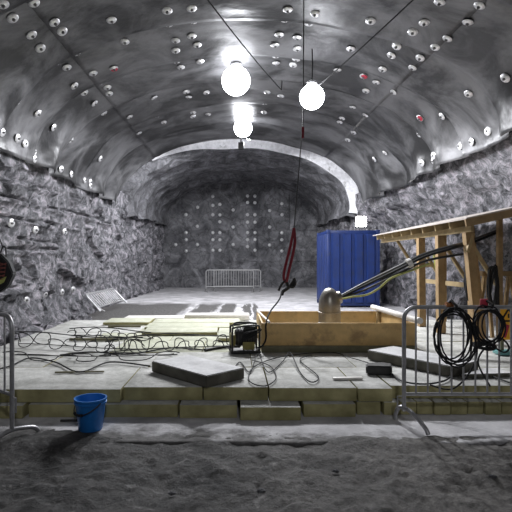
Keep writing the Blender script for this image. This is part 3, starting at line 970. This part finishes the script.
# hoses leaving the duct towards the shelter
mouth = Vector((px_, PD, PT)) + e + Vector((.0, 0, 0))
def hz(off, spread, pts2, r, m, label, slack=0.):
    P = [mouth + Vector((.01, off[0] * .5, off[1] * .5))]
    for i, (x, y, D) in enumerate(pts2):
        q = at(x, y, D) + Vector((0, off[0], off[1])); P.append(q)
    bm = bmesh.new(); tube(bm, smooth_path(P, 8), r, 8); return tag(obj('hose', bm, m), label, 'hose', 'hoses from the duct to the shelter')


HP = [(366, 284.5, 7.45), (399, 268.5, 7.0), (424, 256.5, 6.95), (449, 249, 7.0), (470, 243, 7.6), (498, 232, 7.9)]
hz((0, .035), 0, HP, .02, 'hosegrey', 'grey hose, topmost of the bundle rising from the duct to shelter')
hz((-.045, 0), 0, HP, .02, 'black', 'black hose, nearest of the bundle rising from the duct to shelter')
hz((.04, -.01), 0, HP, .018, 'hosegrey', 'grey hose at the back of the bundle rising from the duct')
hz((-.03, -.045), 0, [(366, 286, 7.4), (399, 270, 7.0), (424, 258, 6.95), (452, 252.5, 6.98), (462, 251, 7.0)], .018, 'dark', 'dark hose at the bottom of the bundle, ending at the near post')
hz((-.05, -.06), 0, [(352, 292.5, 7.2), (366, 290.5, 7.2), (378, 284, 7.1), (390, 274, 7.0), (412, 265.5, 6.95), (428, 259.5, 6.95)], .015, 'yellowgreen', 'yellow green hose sagging under the dark hoses from the duct')
c = at(409, 263.5, 6.95)
bm = bmesh.new(); tube(bm, [c + Vector((-.03, -.005, -.013)), c + Vector((.0, -.005, 0)), c + Vector((.03, -.005, .013))], .072, 12); tag(obj('tape_wrap', bm, 'white'), 'white tape wrap binding the hoses before the shelter', 'tape')

# ------------------------------------------------------------------ small pump
t = thing('pump', 'small dark pump in a frame with yellow panels at the left end of plywood box', 'pump', (.13, 6.5, PT + .012), (0, 0, .12))
bm = bmesh.new(); box(bm, -.20, .20, -.14, .14, 0, .03, .006); obj('base', bm, 'dark', t)
bm = bmesh.new(); lathe(bm, [(0, -.15), (.10, -.15), (.115, -.13), (.115, .1), (.08, .14), (0, .15)], 18, Matrix.Translation((.02, 0, .2)) @ Matrix.Rotation(math.radians(90), 4, 'Y')); _mo = obj('motor', bm, 'dark', t)
bm = bmesh.new()
for k in range(7): lathe(bm, [(.114, -.008), (.132, -.006), (.132, .006), (.114, .008)], 18, Matrix.Translation((-.09 + k * .034, 0, .2)) @ Matrix.Rotation(math.radians(90), 4, 'Y'))
obj('cooling_fins', bm, 'dark', _mo)
bm = bmesh.new(); box(bm, -.045, .115, -.150, -.135, .05, .155, .008); obj('yellow_panel', bm, 'ochre', t)
bm = bmesh.new(); box(bm, -.20, -.135, -.12, .11, .10, .25, .015); obj('yellow_panel', bm, 'ochre', t)
bm = bmesh.new(); box(bm, -.02, .14, -.09, .09, .295, .355, .02); obj('tank', bm, 'dark', t)
for s in (-1, 1):
    bm = bmesh.new(); tube(bm, smooth_path([(-.18, .125 * s, .02), (-.18, .125 * s, .29), (-.14, .125 * s, .345), (.14, .125 * s, .37), (.18, .125 * s, .31), (.18, .125 * s, .02)], 5), .014, 8); obj('frame_tube', bm, 'dark', t)
bm = bmesh.new(); tube(bm, smooth_path([(-.18, -.125, .30), (-.14, -.03, .39), (.0, .0, .40), (.1, .1, .38), (.15, .125, .36)], 5), .012, 8); obj('handle', bm, 'dark', t)
bm = bmesh.new()
for k in range(5):
    r_ = .05 + .012 * k
    tube(bm, [(.03 + r_ * 1.4 * math.cos(q) + .01 * k, -.155 + .006 * k, .25 + r_ * .75 * math.sin(q + k * .5)) for q in [i * 2 * math.pi / 16 for i in range(16)]], .008, 6, True)
obj('cord', bm, 'black', t)

# ------------------------------------------------------------------ container
CX0, CX1, CY0, CY1, CZ = 2.97, 4.68, 15.5, 17.35, 2.5
t = thing('shipping_container', 'small dark blue corrugated steel container against the right wall', 'container', (CX0, CY0, 0))
w, d = CX1 - CX0, CY1 - CY0


def corrugated(bm, a, b, z0, z1, nrm, n=6, depth=.035):
    a, b = Vector(a), Vector(b); L_ = (b - a).length; dr = (b - a).normalized(); nrm = Vector(nrm)
    pr = [(0, 0)]
    p = L_ / n
    for k in range(n):
        u = k * p
        pr += [(u + p * .12, 0), (u + p * .22, -depth), (u + p * .78, -depth), (u + p * .88, 0)]
    pr.append((L_, 0))
    lo = [bm.verts.new(a + dr * u + nrm * v + Vector((0, 0, z0))) for u, v in pr]
    hi = [bm.verts.new(a + dr * u + nrm * v + Vector((0, 0, z1))) for u, v in pr]
    for i in range(len(pr) - 1): bm.faces.new((lo[i], lo[i + 1], hi[i + 1], hi[i]))


bm = bmesh.new(); corrugated(bm, (.1, .02, 0), (w - .1, .02, 0), .16, CZ - .12, (0, -1, 0), 4, -.06); obj('front_panel', bm, 'contblue', t, False)
bm = bmesh.new(); corrugated(bm, (.02, .1, 0), (.02, d - .1, 0), .16, CZ - .12, (-1, 0, 0), 6, -.06); obj('side_panel', bm, 'contblue', t, False)
bm = bmesh.new(); corrugated(bm, (w - .02, .1, 0), (w - .02, d - .1, 0), .16, CZ - .12, (1, 0, 0), 6, -.06); obj('side_panel', bm, 'contblue', t, False)
bm = bmesh.new(); corrugated(bm, (.1, d - .02, 0), (w - .1, d - .02, 0), .16, CZ - .12, (0, 1, 0), 4, -.06); obj('back_panel', bm, 'contblue', t, False)
bm = bmesh.new(); box(bm, .06, w - .06, .06, d - .06, CZ - .07, CZ - .03, .005); obj('roof_panel', bm, 'contblue', t)
for x in (0, w - .11):
    for y in (0, d - .11):
        bm = bmesh.new(); box(bm, x, x + .11, y, y + .11, .14, CZ - .12, .008); _cp = obj('corner_post', bm, 'contblue', t)
        for z in (.0, CZ - .12):
            bm = bmesh.new(); box(bm, x - .008, x + .118, y - .008, y + .118, z, z + .13, .01); obj('corner_casting', bm, 'contblue' if z else 'contdark', _cp)
for z, m_ in ((.05, 'contdark'), (CZ - .13, 'contblue')):
    for (x0, x1, y0, y1) in ((.11, w - .11, .01, .09), (.11, w - .11, d - .09, d - .01), (.01, .09, .11, d - .11), (w - .09, w - .01, .11, d - .11)):
        bm = bmesh.new(); box(bm, x0, x1, y0, y1, z, z + .12, .006); obj('rail', bm, m_, t)
bm = bmesh.new(); box(bm, .1, w - .1, .1, d - .1, .08, .15, .004); obj('floor_panel', bm, 'contdark', t)

# ------------------------------------------------------------------ timber shelter
SX, SZ, S0, S1, SL = 3.3, 2.085, 6.85, 11.5, .215
t = thing('timber_shelter', 'open timber lean-to shelter with sloping plywood roof at the right wall', 'shelter', (0, 0, 0))
def roof_z(x): return SZ + (x - SX) * SL
XE = 5.0
bm = bmesh.new(); vv = []
for x, y in ((SX, S0), (XE, S0), (XE, S1), (SX, S1)): vv.append((x, y, roof_z(x)))
lo = [bm.verts.new(Vector(v) + Vector((0, 0, .012))) for v in vv]; hi = [bm.verts.new(Vector(v) + Vector((0, 0, .032))) for v in vv]
bm.faces.new(lo[::-1]); bm.faces.new(hi)
for i in range(4): bm.faces.new((lo[i], lo[(i + 1) % 4], hi[(i + 1) % 4], hi[i]))
obj('roof_sheet', bm, 'roofply', t, False)
bm = bmesh.new(); beam(bm, (SX - .02, S0 - .02, roof_z(SX) - .045), (XE, S0 - .02, roof_z(XE) - .045), .04, .11); o = obj('verge_board', bm, 'wood', t)
for k in range(9):
    y = S0 + .12 + k * .55
    bm = bmesh.new(); beam(bm, (SX + .06, y, roof_z(SX + .06) - .045), (XE, y, roof_z(XE) - .045), .048, .11); obj('rafter', bm, 'woodpale', t)
BZ = roof_z(3.5) - .15
bm = bmesh.new(); beam(bm, (3.5, S0 + .22, BZ), (3.5, S1 - .1, BZ), .05, .095); obj('eave_beam', bm, 'woodpale', t)
posts = [((3.70, 7.30, PT + .013), (3.50, 7.22, BZ - .045)), ((3.52, 8.2, PT + .013), (3.5, 8.2, BZ - .045)), ((3.52, 9.05, PT + .013), (3.5, 9.05, BZ - .045))]
for a, b in posts:
    bm = bmesh.new(); beam(bm, a, b, .12, .11, .006, Vector((0, 1, 0))); obj('post', bm, 'wood', t)
for y in (7.75, 8.7, 9.8, 10.9):
    bm = bmesh.new(); beam(bm, (3.60, y - .1, roof_z(3.60) - .11), (4.22, y, 1.12), .045, .06); obj('brace', bm, 'woodpale', t)
    bm = bmesh.new(); beam(bm, (4.27, y, PT + .013 if y < 10 else 0), (4.27, y, roof_z(4.27) - .10), .07, .07, .004, Vector((0, 1, 0))); obj('back_post', bm, 'wood', t)
bm = bmesh.new(); beam(bm, (4.21, 8.2, 1.06), (4.21, 11.0, 1.06), .04, .09); obj('rail', bm, 'woodpale', t)
bm = bmesh.new(); beam(bm, (3.42, 9.07, 1.42), (3.78, 8.98, 1.42), .05, .06); obj('cross_rail', bm, 'woodpale', t)
bm = bmesh.new(); beam(bm, (3.56, 7.20, BZ - .06), (3.46, 7.16, BZ - .34), .05, .05); obj('hanger', bm, 'woodpale', t)
bm = bmesh.new(); beam(bm, (3.95, 7.6, PT + .013), (3.82, 7.75, 2.02), .05, .07, .004, Vector((0, 1, 0))); obj('leaning_stud', bm, 'wood', t)
# trestle inside the shelter
t = thing('timber_trestle', 'timber trestle standing inside the shelter behind the hanging cables', 'trestle', (4.35, 7.95, PT + .013))
bm = bmesh.new(); box(bm, -.28, .28, -.05, .05, .98, 1.06, .004); obj('top_bar', bm, 'wood', t)
for sx in (-1, 1):
    for sy in (-1, 1):
        bm = bmesh.new(); beam(bm, (sx * .22, sy * .25, 0), (sx * .20, sy * .03, .99), .045, .06); obj('leg', bm, 'wood', t)
bm = bmesh.new(); box(bm, -.22, .22, -.13, -.09, .40, .47, .004); obj('stretcher', bm, 'wood', t)

# cables and hose hanging in the shelter
def hank(c, w_, h_, turns, r, m, name, label, cat, cordr=.0):
    bm = bmesh.new(); pts = []
    N = turns * 18
    for i in range(N + 1):
        a_ = i / 18 * 2 * math.pi; k = i / N
        rr = 1 + .10 * math.sin(i * .37) + .06 * math.sin(i * .11)
        pts.append(Vector((c[0] + w_ * rr * math.sin(a_) + .02 * math.sin(i * .21), c[1] + .05 * math.sin(i * .5) + .05 * (k - .5), c[2] + h_ * rr * math.cos(a_))))
    tube(bm, pts, r, 7)
    return tag(obj(name, bm, m), label, cat)


hank((4.02, 8.2, 1.10), .07, .29, 6, .016, 'black', 'cable_hank', 'long narrow black cable hank hanging from the shelter rail beside the near post', 'cable')
hank((4.10, 7.62, 1.02), .06, .36, 6, .016, 'black', 'cable_hank', 'black cable hank hanging at the leaning stud right of near post', 'cable')
hank((3.78, 8.92, 1.52), .06, .19, 4, .022, 'yellowgreen', 'yellow_hose', 'yellow green hose loop hanging on the cross rail behind middle post', 'hose')

# hazard sign board
SD = 6.3
t = thing('hazard_sign', 'orange yellow hazard board on legs at right edge behind barrier', 'sign', (3.46, SD, PT + .013))
bm = bmesh.new(); box(bm, 0, .56, 0, .015, .19, .63, .004); _sb = obj('board', bm, 'sign', t)
bm = bmesh.new()
for k in range(2):
    cxx = .13 + k * .27
    P = [(cxx - .10, .44), (cxx + .10, .44), (cxx, .60)]
    for i in range(3):
        a, b = P[i], P[(i + 1) % 3]; beam(bm, (a[0], -.004, a[1]), (b[0], -.004, b[1]), .022, .006, 0, Vector((0, 1, 0)))
    beam(bm, (cxx, -.004, .48), (cxx, -.004, .535), .018, .006, 0, Vector((0, 1, 0)))
obj('warning_marking', bm, 'black', _sb, False)
bm = bmesh.new()
for k in range(4): beam(bm, (.07 + k * .13, -.004, .225), (.12 + k * .13, -.004, .39), .045, .006, 0, Vector((0, 1, 0)))
obj('red_marking', bm, 'redpaint', _sb, False)
for x in (.04, .5):
    bm = bmesh.new(); box(bm, x, x + .04, .017, .05, 0, .6, .004); obj('leg', bm, 'plydark', t)
bm = bmesh.new(); box(bm, -.02, .58, -.06, .12, 0, .0 + .05, .01); obj('foot_board', bm, 'teal', t)

# ------------------------------------------------------------------ barriers
def barrier(label, L_, H, loc, rz, nb, m='tube', r=.019, rb=.009, group=None, low=.28, feet=True, rot=None, even=False):
    """crowd-control barrier, its left end post at the origin, running along +x"""
    t = thing('crowd_barrier', label, 'barrier', loc, rot or (0, 0, rz), group)
    R = .11; pts = []
    pts.append(Vector((0, 0, .085 if even else .12)))
    pts.append(Vector((0, 0, H - R)))
    for k in range(1, 8):
        a = k / 8 * math.pi / 2; pts.append(Vector((R - R * math.cos(a), 0, H - R + R * math.sin(a))))
    pts.append(Vector((R, 0, H))); pts.append(Vector((L_ - R, 0, H)))
    for k in range(1, 8):
        a = k / 8 * math.pi / 2; pts.append(Vector((L_ - R + R * math.sin(a), 0, H - R + R * math.cos(a))))
    pts.append(Vector((L_, 0, H - R))); pts.append(Vector((L_, 0, .085 if even else .12)))
    bm = bmesh.new(); tube(bm, pts, r, 12); fr_ = obj('frame', bm, m, t)
    bm = bmesh.new(); tube(bm, [(0, 0, low), (L_, 0, low)], r * .85, 10); obj('lower_rail', bm, m, t)
    for k in range(nb):
        x = (k + 1) / (nb + 1) * L_
        bm = bmesh.new(); tube(bm, [(x, 0, low), (x, 0, H)], rb, 8); obj('bar', bm, m, t)
    if feet:
        for x in (0, L_):
            s = 1 if x == 0 else -1
            fp = smooth_path([(x + .10 * s, -.31, .012), (x + .085 * s, -.27, .06), (x + .035 * s, -.12, .135), (x, 0, .15), (x - .03 * s, .06, .13), (x - .045 * s, .09, .07), (x - .05 * s, .10, .014)], 6)
            if even: fp = smooth_path([(x, -.24, .012), (x, -.20, .05), (x, -.13, .07), (x, 0, .085), (x, .12, .06), (x, .26, .012)], 6)
            bm = bmesh.new(); tube(bm, fp, r, 10); obj('foot', bm, m, t)
    for x in (0, L_):
        s = -1 if x == 0 else 1
        bm = bmesh.new(); tube(bm, [(x, 0, low - .02), (x + .06 * s, 0, low - .02), (x + .06 * s, 0, low - .14)], .008, 6); obj('coupling_hook', bm, m, fr_)
    return t


bx = (404 - CX) / F * 4.42
barrier('grey steel crowd barrier on the right with coiled black cables hung on it', 2.3, 1.075, (bx, 4.42, 0), 0, 20, low=.275)
barrier('grey steel crowd barrier cut off by the left edge, beside the bucket', 2.3, 1.04, ((12 - CX) / F * 4.02, 4.02, 0.0), math.radians(143), 18, low=.38, even=True)
barrier('pale crowd barrier standing before the end wall, front one of two', 2.3, 1.06, (-1.4, 23.2, 0), 0, 18, 'tubefar', .028, .013, 'barriers at the end wall', .26)
barrier('pale crowd barrier standing before the end wall, rear one of two', 2.3, 1.06, (-1.03, 23.75, 0), 0, 18, 'tubefar', .028, .013, 'barriers at the end wall', .26)
# leaning one at the left wall
A, B, C = Vector((-3.70, 13.2, .13)), Vector((-3.52, 15.6, .16)), Vector((-4.06, 13.45, .52))
ux = (B - A).normalized(); uz = (C - A); uz = (uz - ux * uz.dot(ux)); hh = uz.length; uz.normalize(); uy = uz.cross(ux)
rotm = Matrix((ux, uy, uz)).transposed()
o = barrier('pale crowd barrier lying tilted against the foot of the left wall', 2.35, .74, A - uz * .12, 0, 13, 'steel', .026, .010, None, .24, False, rotm.to_euler())
bm = bmesh.new(); tube(bm, smooth_path([(0, -.02, .3), (.02, -.03, .15), (.05, -.06, .03)], 4), .02, 8); obj('foot', bm, 'tubefar', o)

# coils hung on the right barrier
def coil(px, py, rx, rz_, turns, label, D=4.36, seed=1, tail=None):
    rnd = random.Random(seed); c = at(px, py, D)
    t = thing('cable_coil', label, 'cable', c, group='cable coils on the right barrier')
    pts = []; N = turns * 20
    ks = [(rnd.uniform(.68, 1.15), rnd.uniform(.72, 1.15), rnd.uniform(-.06, .06), rnd.uniform(-.03, .03), rnd.uniform(-.25, .25)) for _ in range(turns + 2)]
    for i in range(N + 1):
        u = i / 20; k = int(u); f = u - k; f = f * f * (3 - 2 * f)
        q = [lerp(x, y, f) for x, y in zip(ks[k], ks[k + 1])]
        a = u * 2 * math.pi
        zz = rz_ * (q[1] * math.cos(a)) ; zz = min(zz, rz_ * .93 + .012 * math.sin(k * 2.7)) - (1 - q[1]) * 0
        xx = rx * q[0] * math.sin(a) + q[2] * (1 - math.cos(a)) * .5 + .08 * q[4] * math.cos(a) * math.sin(a)
        pts.append(Vector((xx, q[3], zz)))
    bm = bmesh.new(); tube(bm, pts, .0075, 7); obj('loops', bm, 'black', t)
    bm = bmesh.new(); tube(bm, [(.0, -.045, rz_ * .86), (.01, -.05, rz_ * 1.02), (.0, .03, rz_ * 1.18), (-.01, .09, rz_ * 1.05), (.0, .05, rz_ * .86)], .012, 7); obj('tie', bm, 'black', t)
    if tail:
        bm = bmesh.new(); tube(bm, smooth_path([Vector(q) - c for q in tail], 8), .0085, 7); obj('tail', bm, 'black', t)
    return t


coil(453, 336, .19, .27, 7, 'large black cable coil hanging on the right barrier, left of two', 4.34, 1,
     [at(470, 325, 4.36), at(477, 350, 4.42), at(470, 372, 4.5), on(452, 389, PT + .02), on(430, 385, PT + .02)])
coil(489, 326, .12, .19, 6, 'smaller black cable coil hanging on the right barrier, right of two', 4.34, 5,
     [at(485, 341, 4.34), at(503, 352, 4.33), at(509, 347, 4.33), at(500, 338, 4.33), at(488, 345, 4.36), at(478, 362, 4.5), on(490, 386, PT + .02)])
hank((at(484, 346, 4.36).x, 4.36, at(484, 346, 4.36).z), .085, .022, 4, .010, 'black', 'cable_bunch', 'flat bunch of black cable under the smaller coil on barrier', 'cable')
c = at(484, 304, 4.385)
bm = bmesh.new(); box(bm, -.035, .035, -.012, .012, -.03, .035, .008)
bmesh.ops.translate(bm, verts=bm.verts, vec=c + Vector((0, 0, .012))); tag(obj('red_tag', bm, 'redpaint'), 'red rag tag on top rail of the right barrier', 'tag')
c = at(450, 305, 4.395)
bm = bmesh.new(); tube(bm, [c + Vector((-.03, .022, 0)), c + Vector((.035, .022, 0))], .026, 10); tag(obj('orange_clip', bm, mat('dull_orange', (.42, .16, .05), .6)), 'dull orange clip on top rail above the large coil', 'clip')

# ------------------------------------------------------------------ bucket
t = thing('bucket', 'blue plastic bucket standing on the concrete before the foam boards', 'bucket', (-1.285, 4.27, .006))
bm = bmesh.new(); lathe(bm, [(0, 0), (.098, 0), (.103, .006), (.134, .262), (.142, .266), (.142, .28), (.130, .28), (.098, .012), (0, .010)], 36); _bb = obj('body', bm, 'bucket', t)
bm = bmesh.new(); lathe(bm, [(.1335, .232), (.141, .235), (.142, .248), (.1345, .25)], 36); obj('rim_band', bm, 'bucket', _bb)
hp = []
for i in range(17):
    a = math.pi * i / 16
    hp.append(Vector((-.147 * math.cos(a), -.147 * math.sin(a) * .93, .255 - .10 * math.sin(a))))
rz = Matrix.Rotation(math.radians(-38), 4, 'Z')
bm = bmesh.new(); tube(bm, [rz @ p for p in hp], .005, 6); _hd = obj('handle', bm, 'dark', t)
bm = bmesh.new(); tube(bm, [rz @ hp[k] for k in range(6, 11)], .012, 8); obj('grip', bm, 'black', _hd)
bm = bmesh.new(); beam(bm, (-1.62, 4.45, .02), (-1.46, 4.46, .02), .02, .018); tag(obj('dark_stick', bm, 'dark'), 'short dark stick lying on the concrete left of the bucket', 'stick')

# ------------------------------------------------------------------ bundle on the left wall
c = at(3, 272, 7.6)
t = thing('hanging_bag', 'dark bag with red netting and yellow patch hanging at the left wall', 'bag', c)
bm = bmesh.new()
prof = [(-.20, .26), (-.02, .30), (.12, .16), (.19, -.02), (.10, -.22), (-.05, -.33), (-.22, -.28)]
prism(bm, [(x, z) for x, z in prof], -.07, .07)
bmesh.ops.bevel(bm, geom=list(bm.edges), offset=.018, segments=2, affect='EDGES')
for v in bm.verts: v.co = Vector((v.co.x, -v.co.z, v.co.y))
obj('body', bm, 'black', t)
bm = bmesh.new()
for k in range(9):
    z = .14 - k * .03
    tube(bm, smooth_path([(-.17, -.078, z), (-.08, -.083, z + .035 * math.sin(k * 2)), (.0, -.083, z - .03 * math.cos(k * 3)), (.09 - .004 * k, -.078, z)], 5), .008, 6)
obj('netting', bm, mat('dull_red', (.22, .06, .05), .7), t)
bm = bmesh.new(); prism(bm, [(-.06, -.22), (.05, -.16), (.09, -.07), (-.03, -.12)], 0, .012)
for v in bm.verts: v.co = Vector((v.co.x, -.072 - v.co.z, v.co.y))
obj('patch', bm, 'yellowgreen', t)
bm = bmesh.new(); tube(bm, smooth_path([(-.05, 0, .28), (-.0, .0, .40), (.04, -.0, .38), (.05, 0, .24)], 5), .012, 6); tube(bm, [(.0, 0, .39), (-.14, .1, .62), (-.35, .14, .72)], .01, 6); obj('strap', bm, 'black', t)

# ------------------------------------------------------------------ rocks along the left wall
def rock(x, y, sx, sy, sz, seed, label, m='rock', z0=0.):
    bm = bmesh.new(); bmesh.ops.create_icosphere(bm, subdivisions=4, radius=1)
    for v in bm.verts:
        n = noise.fractal(v.co * 1.3 + Vector((seed * 3.1, 0, 0)), .9, 2.1, 4) * .35 + noise.cell(v.co * 1.4 + Vector((seed, 0, 0))) * .12
        v.co *= 1 + n
        v.co = Vector((v.co.x * sx, v.co.y * sy, max(v.co.z, -.35) * sz))
    zm = min(v.co.z for v in bm.verts)
    return tag(obj('rock', bm, m, None, True, (x, y, z0 - zm - .01)), label, 'rock', 'loose rocks by the left wall')


rock(-3.78, 8.75, .30, .55, .22, 1, 'grey loose rock at the foot of left wall, nearest the camera')
rock(-3.75, 9.9, .26, .5, .16, 2, 'low grey rock between the left wall and the platform')
rock(-3.42, 10.75, .30, .16, .12, 3, 'dark flat rock at the back left corner of the platform', 'rockdark')
rock(-3.72, 11.6, .22, .35, .17, 4, 'grey rock at the left wall before the tilted barrier')
rock(-3.15, 10.75, .22, .1, .08, 6, 'small flat dark stone beside the platform corner, right of larger rock', 'rockdark')

# loose stones on the dirt and slab
st = [(336, 470, .022), (388, 482, .018), (492, 476, .03), (120, 462, .03), (220, 474, .025), (300, 458, .02), (60, 478, .03), (430, 463, .02), (262, 490, .03), (172, 492, .02)]
sl_ = ['dark pebble on the dirt below the foam boards, right of middle', 'small pebble on the dirt below the right barrier', 'largest pebble on the dirt at the right edge', 'pebble on the dirt below the bucket',
       'pebble in the dirt left of the picture middle', 'pebble near the slab edge at middle', 'pebble in the dirt at far left', 'pebble near the slab edge below right barrier', 'pebble nearest the bottom edge at middle', 'tiny pebble nearest the bottom edge left of middle']
for i, ((px, py, s), lab) in enumerate(zip(st, sl_)):
    D = (EYE + .03) * F / (py - HY); p = at(px, py, D)
    o = rock(p.x, p.y, s, s * .8, s * .6, 20 + i, lab, 'rock', -.035); o.name = 'pebble'; o['group'] = 'pebbles on the dirt'; o['category'] = 'stone'

# ------------------------------------------------------------------ world, camera, view
w = bpy.data.worlds.new('World'); SC.world = w; w.use_nodes = True
w.node_tree.nodes['Background'].inputs['Color'].default_value = (.75, .8, .9, 1)
w.node_tree.nodes['Background'].inputs['Strength'].default_value = .02

cam = bpy.data.cameras.new('Camera'); co = bpy.data.objects.new('Camera', cam); COL.objects.link(co)
co.location = (0, 0, EYE); co.rotation_euler = (math.radians(90), 0, 0)
cam.sensor_width = 36; cam.lens = 36 * F / 512
cam.shift_x = (256 - CX) / 512; cam.shift_y = -(256 - HY) / 512
cam.clip_start = .05; cam.clip_end = 100
SC.camera = co
SC.view_settings.view_transform = 'Standard'; SC.view_settings.look = 'None'
SC.view_settings.exposure = 0; SC.view_settings.gamma = 1; SC.view_settings.use_curve_mapping = False
SC.cycles.use_denoising = True
SC.cycles.max_bounces = 8; SC.cycles.diffuse_bounces = 5; SC.cycles.glossy_bounces = 3
SC.cycles.sample_clamp_indirect = 6
